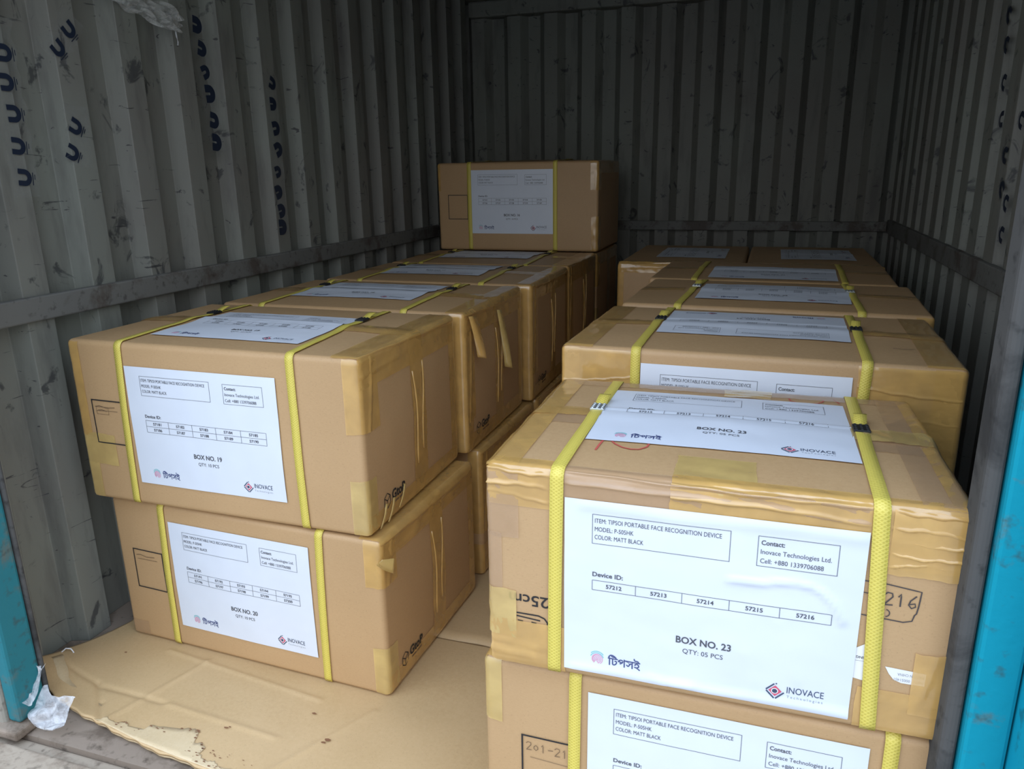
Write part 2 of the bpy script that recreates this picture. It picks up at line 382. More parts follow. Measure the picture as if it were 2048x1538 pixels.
# ------------------------------------------------------------------ 2D print: text, lines, shapes
_tc = {}
def text2d(txt, bold=0.0, spacing=1.0):
    k = (txt, bold, spacing)
    if k not in _tc:
        cu = bpy.data.curves.new('t', 'FONT'); cu.body = txt; cu.resolution_u = 3; cu.offset = bold; cu.space_character = spacing
        ob = bpy.data.objects.new('t', cu); C.objects.link(ob)
        ev = ob.evaluated_get(bpy.context.evaluated_depsgraph_get()); me = ev.to_mesh()
        v = np.array([tuple(q.co)[:2] for q in me.vertices]) if len(me.vertices) else np.zeros((0, 2))
        f = [tuple(p.vertices) for p in me.polygons]; ev.to_mesh_clear()
        bpy.data.objects.remove(ob); bpy.data.curves.remove(cu); _tc[k] = (v, f)
    return _tc[k]
def fit_text(txt, x0, yc, width, cap, mat, bold=0.0, spacing=1.0, centre=False):
    """text in a y-down millimetre frame: x0 left (or centre), yc middle of the capitals"""
    v, f = text2d(txt, bold, spacing); w = v[:, 0].max() - v[:, 0].min()
    x = (v[:, 0] - v[:, 0].min()) / w * width + (x0 - width / 2 if centre else x0)
    y = yc + cap / 2 - v[:, 1] / .70 * cap
    return (np.stack([x, y], 1), f, mat)
def line2d(pts, w, mat, step=6.0):
    """ribbon along a polyline"""
    pts = [np.array(p, float) for p in pts]; dense = [pts[0]]
    for a, b in zip(pts[:-1], pts[1:]):
        n = max(1, int(np.linalg.norm(b - a) / step)); dense += [a + (b - a) * (i + 1) / n for i in range(n)]
    P = np.array(dense); T = np.gradient(P, axis=0); T /= np.maximum(np.linalg.norm(T, axis=1), 1e-9)[:, None]
    N = np.stack([-T[:, 1], T[:, 0]], 1) * w / 2; V = np.concatenate([P + N, P - N]); n = len(P)
    return (V, [(i, i + 1, n + i + 1, n + i) for i in range(n - 1)], mat)
def rect_outline(x0, y0, x1, y1, w, mat, step=6.0):
    e = w / 2
    return [line2d([(x0 - e, y0), (x1 + e, y0)], w, mat, step), line2d([(x0 - e, y1), (x1 + e, y1)], w, mat, step),
            line2d([(x0, y0), (x0, y1)], w, mat, step), line2d([(x1, y0), (x1, y1)], w, mat, step)]
def arc(cx, cy, rx, ry, a0, a1, n=22): return [(cx + rx * math.cos(math.radians(a0 + (a1 - a0) * i / n)), cy - ry * math.sin(math.radians(a0 + (a1 - a0) * i / n))) for i in range(n + 1)]
def disc(cx, cy, r, mat, n=20): return (np.array([(cx + r * math.cos(6.2832 * i / n), cy + r * math.sin(6.2832 * i / n)) for i in range(n)]), [tuple(range(n))], mat)

def label_parts(num, qty, ids):
    P = []
    P += rect_outline(30.5, 15.5, 171, 49, .55, 'ink_line')
    P += [fit_text('ITEM: TIPSOI PORTABLE FACE RECOGNITION DEVICE', 33, 22.4, 129.5, 5.0, 'ink'),
          fit_text('MODEL: P-505HK', 33, 32, 41, 5.0, 'ink'), fit_text('COLOR: MATT BLACK', 33, 41.2, 51.5, 5.0, 'ink')]
    P += rect_outline(197.5, 17, 272, 49.6, .55, 'ink_line')
    P += [fit_text('Contact:', 200.5, 23.8, 22, 5.0, 'ink', .018), fit_text('Inovace Technologies Ltd.', 200.5, 33.6, 65.5, 5.0, 'ink'),
          fit_text('Cell: +880 1339706088', 200.5, 43.6, 59, 5.0, 'ink')]
    P += [fit_text('Device ID:', 31.3, 85.3, 33, 5.2, 'ink', .02)]
    rows = (len(ids) + 4) // 5; rh = 11.6 if rows == 1 else 10.6; y0 = 92.8
    for r in range(rows + 1): P.append(line2d([(31.2, y0 + r * rh), (271.6, y0 + r * rh)], .55, 'ink_line'))
    xs = [31.2, 78, 126.4, 174, 223, 271.6]
    for x in xs: P.append(line2d([(x, y0), (x, y0 + rows * rh)], .55, 'ink_line'))
    for i, d in enumerate(ids):
        c, r = i % 5, i // 5; P.append(fit_text(str(d), (xs[c] + xs[c + 1]) / 2, y0 + (r + .5) * rh, 17, 4.6, 'ink', .02, centre=True))
    P += [fit_text('BOX NO. %s' % num, 150.7, 148, 56.5, 7.8, 'ink', .022, centre=True), fit_text('QTY: %s PCS' % qty, 150.7, 161, 41.4, 5.6, 'ink', centre=True)]
    # fingerprint emblem
    cx, cy = 37.6, 191.2
    for r in (1.3, 2.9, 4.5): P.append(line2d(arc(cx, cy, r, r * 1.08, -40 - r * 6, 215 + r * 3) + [(cx + (-r if r < 4 else -r * .8), cy + r * .9 + 1.2)], .62, 'ink_pink', .8))
    P.append(line2d(arc(cx + .4, cy, 5.9, 6.2, -58, 220), .62, 'ink_pink', .8)); P.append(line2d([(cx, cy), (cx + .3, cy + 3), (cx + 2, cy + 5.4)], .62, 'ink_pink', .8))
    P.append(line2d(arc(cx, cy, 7.6, 7.8, 18, 158), .7, 'ink_teal', .8)); P.append(line2d(arc(cx, cy - .4, 9, 9.4, 38, 138), .7, 'ink_teal', .8))
    # name in Bengali letters
    v, f = text2d('\u09bf\u099f\u09aa\u09b8\u0987', .012)
    if len(v):
        x = (v[:, 0] - v[:, 0].min()) / (v[:, 0].max() - v[:, 0].min()) * 36 + 49.8; y = 197 - (v[:, 1] - v[:, 1].min()) / (v[:, 1].max() - v[:, 1].min()) * 14.5
        P.append((np.stack([x, y], 1), f, 'ink_navy'))
    # diamond emblem
    dx, dy = 225.6, 190.6
    q = lambda k: (np.array([(dx, dy - k), (dx + k, dy), (dx, dy + k), (dx - k, dy)]), [(0, 1, 2, 3)])
    P.append((*q(6.6), 'ink_red'))
    P += [line2d([(dx - 9.0, dy - .4), (dx - 1.2, dy - 8.4)], 1.5, 'ink_slate'), line2d([(dx + .2, dy - 9.4), (dx + 1.1, dy - 8.4)], 1.6, 'ink_slate'),
          line2d([(dx - 8.8, dy + .8), (dx - .6, dy + 9.0)], 1.5, 'ink_slate'), line2d([(dx + .6, dy + 9.0), (dx + 8.8, dy + .8)], 1.5, 'ink_slate')]
    top = [disc(dx - .4, dy, 3.5, 'ink_white')]; top2 = [disc(dx - .4, dy, 2.6, 'ink_slate')]
    P += [fit_text('INOVACE', 236.9, 187.2, 35.6, 7.6, 'ink_slate'), fit_text('Technologies', 237.3, 195.4, 34.8, 3.0, 'ink_grey', 0, 1.5)]
    return P, top, top2

def add_label(B, face, x, y, parts, seed, rot=0, creases=(), wave=.0004, peel=()):
    """sheet 297 x 210 mm; (x, y): on the front the left edge and the drop of the top edge below the lid; on top the left and near edges"""
    LW, LH = .297, .210; H = B.H
    def place(uv):                                     # uv in metres, v down
        u, v = uv[:, 0], uv[:, 1]
        if rot == 180: u, v = LW - u, LH - v
        if rot == 90: u, v = v, LW - u                  # text reads from the left side
        hh = LW if rot == 90 else LH
        return np.stack([x + u, (H - y - v) if face == 'f' else (y + hh - v)], 1)
    def height(uv):
        h = .0002 + wave * (1 + wob(uv, seed, 34)) * .6
        for pts, amp, wid in creases:
            pts = np.array(pts) / 1000; d = np.full(len(uv), 9.)
            for a, b in zip(pts[:-1], pts[1:]):
                ab = b - a; t = np.clip(((uv - a) @ ab) / (ab @ ab), 0, 1); d = np.minimum(d, np.linalg.norm(uv - a - t[:, None] * ab, axis=1))
            h = h + amp * np.exp(-(d / wid) ** 2)
        for (cu, cv, amp, wid) in peel: h = h + amp * np.exp(-((np.hypot(uv[:, 0] - cu / 1000, uv[:, 1] - cv / 1000)) / wid) ** 2)
        return h
    nu, nv = 74, 52; a, b = np.meshgrid(np.linspace(0, LW, nu + 1), np.linspace(0, LH, nv + 1), indexing='ij'); uv = np.stack([a.ravel(), b.ravel()], 1)
    P = B.face_pts(face, place(uv), .0014 + height(uv)); f = grid_faces(nu, nv)
    if face == 'f' : f = f[:, ::-1]
    if face == 't': f = f[:, ::-1]
    sh = mesh_obj('shipping_label', P, f, 'paper', B.e)
    for k, pp in enumerate(parts):
        mats = []; V = []; Fc = []; mi = []; base = 0
        for v, fc, mt in pp:
            if mt not in mats: mats.append(mt)
            V.append(np.asarray(v)); Fc += [tuple(base + i for i in q) for q in fc]; mi += [mats.index(mt)] * len(fc); base += len(v)
        uv2 = np.concatenate(V) / 1000.
        mesh_obj('label_print', B.face_pts(face, place(uv2), (.00185 + .00015 * k) + height(uv2)), Fc, mats, sh, mi=mi, smooth=False)
    return sh

def ids(a, n): return [57000 + a + i for i in range(n)]
LP = {}
def lab(num, qty, first, n):
    k = (num, qty)
    if k not in LP: LP[k] = label_parts(num, qty, ids(first, n))
    return LP[k]

def side_logo(B, y=.05, z=.036):
    """carton maker's mark printed on the right side"""
    P = []; cx, cy, r = .011, .011, .0115
    hexa = [(cx + r * math.cos(math.radians(30 + 60 * i)), cy + r * 1.15 * math.sin(math.radians(30 + 60 * i))) for i in range(7)]
    P.append(line2d(hexa, .0017, 'ink_black', .004))
    for a in (30, 150, 270): P.append(line2d([(cx, cy), (cx + r * math.cos(math.radians(a)), cy + r * 1.15 * math.sin(math.radians(a)))], .0016, 'ink_black', .004))
    v, f = text2d('GtoP', .03); v = v.copy(); v = v / .7 * .0165; v[:, 0] *= .94; v[:, 0] += .027; v[:, 1] += .006; P.append((v, f, 'ink_black'))
    P.append(line2d([(.034, 0), (.050, 0)], .0035, 'ink_faint', .004)); P.append(line2d([(.053, 0), (.070, 0)], .0035, 'ink_faint', .004))
    P = [(np.asarray(v) + np.array([y, z - .008]), f, mt) for v, f, mt in P]
    B.print2d('printed_mark', P, 'r')
def front_square(B, x0=.037, z0=.110, x1=.106, z1=.188, hand=True):
    P = rect_outline(x0, z0, x1, z1, .0021, 'ink_black', .01)
    if hand:
        P += [line2d([(x0 + .006, z1 - .012), (x0 + .016, z1 - .010), (x0 + .03, z1 - .013), (x0 + .05, z1 - .011)], .0011, 'ink_faint', .004),
              line2d([(x0 + .008, z1 - .019), (x0 + .055, z1 - .018)], .0008, 'ink_faint', .004)]
    B.print2d('printed_square', P, 'f')
DIG = {'2': [(0, .8), (.2, 1), (.5, .95), (.55, .7), (.1, .1), (0, 0), (.6, .05)], '0': [(.3, .75), (.08, .55), (.08, .3), (.3, .1), (.5, .3), (.5, .55), (.3, .75)],
       '1': [(.12, .75), (.3, 1), (.3, 0)], '-': [(.05, .5), (.6, .55)], '6': [(.5, 1), (.15, .6), (.05, .25), (.25, 0), (.5, .15), (.45, .4), (.1, .3)]}
def hand_text(txt, x, z, size, mat, w, gap=.78):
    P = []
    for k, ch in enumerate(txt):
        pts = [(x + (k * gap + a) * size, z + b * size - .02 * k * size) for a, b in DIG[ch]]; P.append(line2d(pts, w, mat, size * .25))
    return P

# ------------------------------------------------------------------ cartons
W1, D1, H1 = .565, .3665, .2926
def gtop(name, x, y, z, rz, label, seed, h=H1, **k): return Box(name, (x, y, z), rz, (W1, D1, h), label, seed, **k).body()

def gtop_side_tape(B, tails=True, upper=(.17, 1.0), lower=(0.003, .10), seam=True, front_left=True):
    W, D, H = B.dims; j = lambda a: B.rs.uniform(-a, a)
    # lid edge over the right side
    B.tape('y', [(W - .045 + j(.006), H), (W, H), (W, H - .045 + j(.006))], .003, D - .003, pleats=[(.052, .0028, .008, .012), (.072, .0016, .005, -.01)], wr=.0006)
    B.tape('y', [(W, .036 + j(.004)), (W, .002)], .003, D - .003, wr=.0004)
    # corner strips, front right
    B.tape('z', [(W - .030 + j(.004), 0), (W, 0), (W, .045 + j(.008))], upper[0] + j(.01), H * upper[1], pleats=[(.058, .0022, .006, .02)], wr=.0004)
    B.tape('z', [(W - .028 + j(.004), 0), (W, 0), (W, .030 + j(.006))], lower[0], lower[1] + j(.008), 'tape_yellow' if lower[1] > .09 else 'tape_brown', wr=.0004)
    B.tape('z', [(W, D - .035), (W, D), (W - .02, D)], .01, H - .01, wr=.0004)
    if front_left:
        B.tape('z', [(.026, 0), (0, 0), (0, .03)], .12, H - .002, wr=.0004)
    # seam band over the lid and down the side
    if seam:
        c = D * .52
        B.tape('y', [(W - .115 + j(.02), H), (W, H), (W, .006)], c - .026, c + .026, pleats=[], wr=.0006, off=.0012)
        B.tape('y', [(.09, H), (0, H), (0, .15)], c - .024, c + .024, wr=.0006, off=.0012)
    if tails:
        for q, (y0, z0, L, w, lean, out) in enumerate([(D * .52 - .022, H - .06, .17, .0022, .010, .0022), (D * .52 + .014, H - .05, .16, .0018, -.005, .0018)]):
            n = 12; V = []
            for i in range(n + 1):
                t = i / n; yc = y0 + lean * t + .004 * math.sin(t * 5 + q); zc = z0 - L * t; xo = W + .004 + out * math.sin(t * 3.1)
                V += [(xo, yc - w / 2, zc), (xo + .002, yc + w / 2, zc)]
            V = [(a, b, max(.002, c_)) for a, b, c_ in V]
            mesh_obj('tape_fold', V, grid_faces(n, 1), 'tape_brown', B.e, uv=[(v[1], v[2]) for v in V], thick=.0004)

FLDS = [(((0, 70), (120, 66), (230, 72), (297, 69)), .0016, .004)]       # fold of a lid sheet over the lid seam

# left stack, upper row, from the door inwards
A = gtop('shipping_box', -.852, .2416, H1, -.0077, 'strapped brown carton marked BOX NO. 19, on top at the front of the left stack', 19)
add_label(A, 'f', .1214, .0385, lab('19', '10', 181, 10), 1); add_label(A, 't', .1275, .0576, lab('19', '10', 181, 10), 2, creases=FLDS)
A.strap(.1135, .1025, .098, seal='black', seal_y=.252); A.strap(.4475, .450, .425, seal='black', seal_y=.252)
front_square(A); side_logo(A, .050, .036)
gtop_side_tape(A, front_left=True)
A.tape('z', [(.075, 0), (0, 0), (0, .03)], .068, .126, 'tape_yellow'); A.tape('z', [(.030, 0), (0, 0), (0, .03)], .003, .07, 'tape_yellow')
A.print2d('handwriting', rect_outline(.045, .163, .072, .176, .0006, 'ink_faint', .01) + [line2d([(.049, .170), (.058, .171), (.068, .169)], .0012, 'ink_faint', .004)], 'f')
for q, (y0, z0) in enumerate([(.028, .0), (.055, .0), (.095, .008)]):
    V = []; n = 8
    for i in range(n + 1):
        t = i / n; V += [(W1 + .0035 + .002 * math.sin(3 * t), y0 + .022 * t, z0 + .004 + .034 * t), (W1 + .0045 + .002 * math.sin(3 * t), y0 + .003 + .026 * t, z0 + .003 + .034 * t)]
    mesh_obj('tape_fold', V, grid_faces(n, 1), 'tape_yellow', A.e, uv=[(v[1], v[2]) for v in V], thick=.0004)

UP = []
specs = [(-.8357, .6237, -.0062, 'brown carton directly behind box 19 in the left stack, sheet on its lid', 18, .1068, .0988, ('18', '10', 171, 10)),
         (-.8149, 1.0054, .0050, 'brown carton third from the door in the top of the left stack', 17, .0933, .1080, ('17', '10', 161, 10)),
         (-.8170, 1.3847, -.0020, 'brown carton just in front of the lone raised carton at the back left', 15, .1081, .1179, ('15', '10', 141, 10))]
for k, (x, y, rz, lb, sd, tx, ty, lk) in enumerate(specs):
    B = gtop('shipping_box', x, y, H1, rz, lb, sd); UP.append(B)
    add_label(B, 't', tx, ty, lab(*lk), 20 + k, creases=FLDS, wave=.0006)
    B.strap(.102, None, .092, seal='black', seal_y=.262); B.strap(.436, None, .428, seal='black', seal_y=.262)
    gtop_side_tape(B, tails=True, front_left=False, upper=(.06, 1.0), lower=(.003, .08)); side_logo(B, .050, .036)
# hanging tape tongues on the right side of the carton behind box 19
for q, (y0, zt, L, w) in enumerate([(.012, .285, .085, .030), (.175, .270, .130, .020)]):
    V = []; n = 14
    for i in range(n + 1):
        t = i / n; ww = w * (1 - .75 * t) ; V += [(W1 + .006 + .016 * t * (1 - .4 * t), y0 + .018 * t, zt - L * t), (W1 + .010 + .030 * t * (1 - .3 * t), y0 + ww + .020 * t, zt - L * t - .004)]
    mesh_obj('tape_tongue', V, grid_faces(n, 1), 'tape_yellow' if q else 'tape_brown', UP[0].e, uv=[(v[1], v[2]) for v in V], thick=.0004)

S5 = gtop('shipping_box', -.815, 1.7650, H1, 0, 'brown carton directly beneath the lone raised carton at the back left', 31, h=.288, bulge=(.002, .002, .0003), ridge=0)
gtop_side_tape(S5, tails=False, front_left=False)
T = gtop('shipping_box', -.8133, 1.7640, 2 * H1 + .0005, -.0022, 'lone strapped carton raised above the others, back left against the wall', 16)
add_label(T, 'f', .1197, .0247, lab('16', '10', 151, 10), 3); T.strap(.118, .1185); T.strap(.421, .4215); front_square(T, .039, .106, .11, .186, hand=False)
T.tape('z', [(W1 - .026, 0), (W1, 0), (W1, .04)], .20, H1 - .002, wr=.0008); T.tape('z', [(W1 - .022, 0), (W1, 0), (W1, .04)], .004, .115, wr=.0008)
T.tape('z', [(.012, 0), (0, 0), (0, .03)], .2, H1 - .002); T.tape('y', [(W1 - .03, H1), (W1, H1), (W1, H1 - .04)], .003, D1 - .003)

# left stack, lower row
Bx = gtop('shipping_box', -.835, .2608, 0.0005, -.0432, 'strapped brown carton marked BOX NO. 20, on the floor under box 19', 20, h=.2880, bulge=(.003, .003, .0005), ridge=0)
add_label(Bx, 'f', .132, .0309, lab('20', '10', 191, 10), 4); Bx.strap(.1185, .113); Bx.strap(.4515, .4445); front_square(Bx)
side_logo(Bx, .044, .036); gtop_side_tape(Bx, upper=(.20, 1.0), lower=(.003, .092), front_left=False)
Bx.tape('y', [(.10, .003), (.02, .003)], .0, .0001) if False else None
Bx.tape('z', [(.045, 0), (0, 0), (0, .03)], .003, .034, 'tape_pale')
V = []; n = 10
for i in range(n + 1):
    t = i / n; V += [(W1 - .006 + .018 * t, -.004 - .003 * math.sin(3 * t) + .02 * t, .250 - .022 * t), (W1 + .006 + .01 * t, -.005 + .02 * t, .262 - .006 * t)]
mesh_obj('tape_fold', V, grid_faces(n, 1), 'tape_yellow', Bx.e, uv=[(v[0], v[2]) for v in V], thick=.0004)
HL = .2885
low = [(-.822, .665, -.020, 'brown carton on the floor behind box 20, in the left stack', 32),
       (-.812, 1.045, -.010, 'brown carton on the floor, third from the door in the left stack', 33),
       (-.800, 1.420, .0, 'brown carton on the floor, fourth from the door in the left stack', 34),
       (-.815, 1.795, .0, 'brown carton on the floor at the far end of the left stack', 35)]
for x, y, rz, lb, sd in low:
    B = gtop('shipping_box', x, y, 0.0005, rz, lb, sd, h=HL, bulge=(.002, .002, .0003), ridge=0); gtop_side_tape(B, tails=False, front_left=False, upper=(.1, 1.), lower=(.003, .08))
    if sd < 34: side_logo(B, .044, .036)

# right stack: front pair
WC, DC, HC = .4758, .3591, .2501
Dx = Box('shipping_box', (-.013, .0121, .0005), -.0048, (W1, D1, .2900), 'strapped carton at the lower right, partly cut off, handwritten 201-21 on it', 21, bulge=(.003, .0015, .0005), ridge=0).body()
add_label(Dx, 'f', .1292, .0200, lab('21', '10', 201, 10), 5); Dx.strap(.114, .112); Dx.strap(.446, .447)
front_square(Dx, .048, .112, .116, .190, hand=False)
Dx.print2d('handwriting', hand_text('201-21', .053, .170, .0115, 'ink_faint', .0009) + [line2d([(.058, .160), (.105, .158)], .0006, 'ink_faint', .01)], 'f')
Dx.tape('z', [(.023, 0), (0, 0), (0, .03)], .203, H1 - .002, 'tape_yellow'); Dx.tape('y', [(.03, H1), (0, H1), (0, H1 - .03)], .003, D1 - .003)

Cc = Box('shipping_box', (0, 0, H1 + .002), .0087, (WC, DC, HC), 'large strapped carton marked BOX NO. 23, wrapped in glossy tape, front right', 23, bulge=(.003, .002, .004), ridge=.0015).body(.009)
W, D, H = WC, DC, HC
add_label(Cc, 'f', .0902, .0286, lab('23', '05', 212, 5), 6, wave=.0006, creases=[(((172, 70), (205, 68), (225, 64), (238, 62.5), (258, 68), (272, 81), (282, 100)), .0032, .0022),
          (((120, 204), (160, 206), (205, 204.5), (262, 204), (297, 205.5)), .0022, .004), (((222, 108), (236, 150), (243, 172), (246, 177)), .0011, .0025), (((96, 201), (118, 206), (140, 204)), .0018, .0035), (((10, 206), (60, 204.5), (110, 207)), .0018, .004), (((20, 6), (120, 9), (230, 5), (290, 8)), .0015, .006), (((192, 150), (200, 176), (203, 200)), .0008, .003)])
add_label(Cc, 't', .0907, .0947, lab('23', '05', 212, 5), 7, creases=[(((0, 92), (150, 95), (297, 96)), .0016, .0035)], wave=.0004)
Cc.strap(.0815, .0785, .085, w=.0150, seal='steel', seal_y=.210); Cc.strap(.3945, .4065, .4015, w=.0150, seal='black', seal_y=.205)
Cc.hold = (.0810, .3970)
PL = [(.012, .0022, .0045, .004), (.024, .0030, .0050, .010), (.041, .0020, .0040, -.006)]
# pleated band over the front lid edge: left, middle and right of the straps
Cc.tape('x', [(.022, H), (0, H), (0, H - .046)], .001, .084, pleats=[(.028, .0026, .005, .006), (.044, .0030, .005, .004), (.057, .0018, .004, .006)], step=.0013)
Cc.tape('x', [(.014, H), (0, H), (0, H - .030)], .080, .398, 'tape_pale', pleats=[(.017, .0036, .0045, .008), (.030, .0042, .0055, .012)], step=.0013)
Cc.tape('x', [(.018, H), (0, H), (0, H - .032)], .20, .398, pleats=[(.022, .0032, .005, .004), (.036, .0040, .005, .010)], step=.0013, off=.0010)
Cc.tape('x', [(.016, H), (0, H), (0, H - .064)], .397, W - .001, pleats=[(.022, .002, .005, .004), (.040, .0030, .0045, .006), (.053, .0026, .004, -.004), (.066, .0026, .004, .006), (.075, .002, .003, -.003)], step=.0013)
Cc.tape('z', [(.012, 0), (W, 0), (W, .12)][1:] if False else [(W - .07, 0), (W, 0), (W, .12)], H - .070, H - .004, wr=.0008, off=.0012)
Cc.tape('z', [(.038, 0), (0, 0), (0, .10)], .165, H - .003, 'tape_pale', wr=.0006)
# lower left: crumpled vertical strip, wide band
Cc.tape('z', [(.034, 0), (0, 0), (0, .04)], .040, .100, 'tape_yellow', pleats=[(.008, .0022, .003, .006), (.018, .0020, .003, -.008), (.027, .0018, .003, .004)], wr=.0010)
Cc.tape('x', [(0, .062), (0, .004)], .002, .091, pleats=[(.030, .0018, .004, .006), (.046, .0022, .005, .012)], wr=.0006, off=.0012)
Cc.tape('z', [(.018, 0), (0, 0), (0, .04)], .10, .17, 'tape_pale')
# lower right
Cc.tape('x', [(0, .052), (0, .004)], .392, W - .001, 'tape_brown', pleats=[(.012, .0016, .003, .004)], wr=.0005, off=.0010)
Cc.tape('z', [(W - .036, 0), (W, 0), (W, .05)], .030, .100, 'tape_brown', pleats=[(.012, .0014, .004, .02)], wr=.0006, off=.0014)
# lid: edge strips, seam band, square patch, pale back strip
Cc.tape('y', [(.036, H), (0, H), (0, H - .05)], .002, D - .002, 'tape_brown', pleats=[(.040, .0022, .004, .004)], wr=.0006)
Cc.tape('y', [(W - .046, H), (W, H), (W, H - .05)], .002, D - .002, 'tape_pale', wr=.0006); Cc.tape('y', [(W - .020, H), (W, H), (W, H - .04)], .002, D - .002, 'tape_brown', wr=.0008)
Cc.tape('y', [(.092, H), (0, H), (0, .18)], .178, .212, 'tape_brown', pleats=[], wr=.0010, off=.0013); Cc.tape('y', [(.386, H), (W, H), (W, .15)], .170, .214, 'tape_yellow', wr=.0016, off=.0012)
Cc.tape('y', [(.03, H), (.10, H)], .150, .182, 'tape_pale'); Cc.tape('y', [(.385, H), (.455, H)], .14, .176, 'tape_pale')
Cc.tape('x', [(.070, H), (0, H), (0, H - .028)], .200, .282, 'tape_yellow', wr=.0004, off=.0006)
Cc.tape('x', [(D, H - .02), (D, H), (D - .034, H)], .002, W - .002, 'tape_pale', wr=.0005)
Cc.tape('x', [(D - .050, H), (D - .008, H)], .238, .300, 'tape_yellow', wr=.0008, off=.0012)
# print and handwriting on the carton
v, f = text2d('25cm', .01); v = v / .7 * .0135; v = v * np.array([1.12, 1.0]); v = np.array([.0722, .0880]) - (v - np.array([0, 0])) * np.array([1, 1])
box_print = [(v + np.array([0, .008]), f, 'ink_black')]
sy = lambda x, z: (x, z)
box_print += [line2d([(.034, .0715), (.060, .0715), (.067, .069), (.0705, .064), (.0705, .054)], .0018, 'ink_black', .003), line2d([(.034, .0675), (.062, .0655)], .0016, 'ink_black', .003)]
for cx in (.0385, .0545): box_print.append(line2d([(cx - .003, .0615), (cx + .003, .0610)], .0024, 'ink_black', .003))
Cc.print2d('printed_mark', box_print, 'f', off=.0006)
hw = hand_text('216', .4060, .1475, .0135, 'ink_marker', .0013)
hw += [line2d([(.385, .1705), (.408, .1695), (.4375, .1655), (.4365, .150), (.4355, .142), (.4340, .140), (.4325, .1335), (.425, .131), (.388, .1335)], .0012, 'ink_marker', .004),
       line2d([(.385, .158), (.392, .1575)], .001, 'ink_marker', .003), line2d(arc(.4085, .1385, .004, .004, -80, 80, 8), .001, 'ink_marker', .002), line2d([(.405, .1885), (.425, .1895), (.428, .1905), (.420, .188)], .0011, 'ink_marker', .004)]
Cc.print2d('handwriting', hw, 'f', off=.0007)
rm = [line2d([(.109, .065), (.110, .081), (.112, .099)], .0024, 'ink_red_marker', .004), line2d([(.120, .099), (.127, .088), (.137, .079), (.147, .0755), (.156, .077), (.1635, .086), (.165, .099)], .0022, 'ink_red_marker', .004),
      line2d([(.322, .326), (.324, .314), (.333, .306), (.346, .3055), (.358, .311), (.365, .322), (.366, .331)], .0020, 'ink_red_marker', .004), line2d([(.379, .337), (.385, .318)], .0020, 'ink_red_marker', .004)]
Cc.print2d('red_scribble', rm, 't', off=.0010)
# torn carton sticker
st = np.array([(.3865, .0865), (.3945, .0900), (.3950, .0630), (.4000, .0640), (.4050, .0780), (.4095, .0790), (.4130, .0740), (.4165, .0790), (.4520, .0775), (.4520, .0635), (.4320, .0635), (.4250, .0650), (.4195, .0715), (.4165, .0780)])
s1 = np.array([(.3870, .0955), (.3945, .1010), (.3990, .0950), (.3990, .0590), (.3870, .0610)]); s2 = np.array([(.4060, .0760), (.4105, .0785), (.4065, .0690)]); s3 = np.array([(.4150, .0795), (.4520, .0775), (.4515, .0635), (.4310, .0635), (.4240, .0660), (.4190, .0720)])
sk = Cc.print2d('sticker', [(s1, [tuple(range(len(s1)))], 'sticker_white'), (s2, [(0, 1, 2)], 'sticker_white'), (s3, [tuple(range(len(s3)))], 'sticker_white')], 'f', off=.0007, parent=Cc.e)
tx = []
for txt, xr, z, wdt in (('MADE IN CHINA', .4505, .0745, .0235), ('NO.1  00051451', .4495, .0685, .0250)):
    v, f = text2d(txt); v = v / .7 * .0030; v[:, 0] *= wdt / (v[:, 0].max() - v[:, 0].min()); tx.append((np.array([xr, z]) - v, f, 'ink_grey'))
tx += [line2d([(.3872, .0815), (.398, .0815)], .0003, 'ink_line', .004)]
v, f = text2d('KING', .02); v = v / .7 * .0028; tx.append((np.array([.3975, .0868]) - v, f, 'ink'))
for q in tx: Cc.print2d('sticker_print', [q], 'f', off=.0009, parent=sk)

# right stack, upper row behind box 23
E_ = gtop('shipping_box', -.0199, .4076, H1 + .0005, -.0323, 'strapped carton right behind box 23, its lid sheet printed upside down', 24)
add_label(E_, 'f', .1268, .0207, lab('24', '10', 221, 10), 8); add_label(E_, 't', .1292, .1156, lab('24', '10', 221, 10), 9, rot=180, creases=[(((0, 125), (150, 122), (297, 121)), .0018, .005)])
E_.strap(.1185, .1185, .119, seal='black', seal_y=.232); E_.strap(.441, .431, .436, seal='black', seal_y=.205)
PLE = [(.062, .0020, .0025, .006), (.090, .0022, .0025, -.008)]
E_.tape('x', [(0, H1 - .004), (0, H1 - .14)], .002, .112, 'tape_brown', pleats=[(.048, .0018, .003, -.010), (.085, .0022, .003, -.012)], wr=.0004, step=.0015)
E_.tape('x', [(0, H1 - .004), (0, H1 - .13)], .430, W1 - .002, 'tape_brown', pleats=[(.036, .0022, .003, .014), (.074, .0022, .003, .006)], wr=.0004, step=.0015)
E_.tape('y', [(.05, H1), (0, H1), (0, H1 - .05)], .002, D1 - .002); E_.tape('y', [(W1 - .05, H1), (W1, H1), (W1, H1 - .05)], .002, D1 - .002)
E_.tape('y', [(.135, H1), (0, H1), (0, .2)], .172, .215, 'tape_brown', wr=.0005, off=.0012); E_.tape('y', [(.435, H1), (W1, H1), (W1, .2)], .172, .215, 'tape_brown', wr=.0008, off=.0012)
E_.tape('z', [(W1 - .04, 0), (W1, 0), (W1, .05)], .09, H1 - .002); E_.tape('z', [(.03, 0), (0, 0), (0, .05)], .09, H1 - .002)
E_.print2d('pen_scribble', [line2d([(.482, .098), (.487, .102), (.495, .098), (.505, .101), (.512, .105)], .0012, 'ink_marker', .003)], 't')
F_ = gtop('shipping_box', .0068, .7890, H1 + .004, -.0400, 'strapped carton second behind box 23 in the right stack', 25)
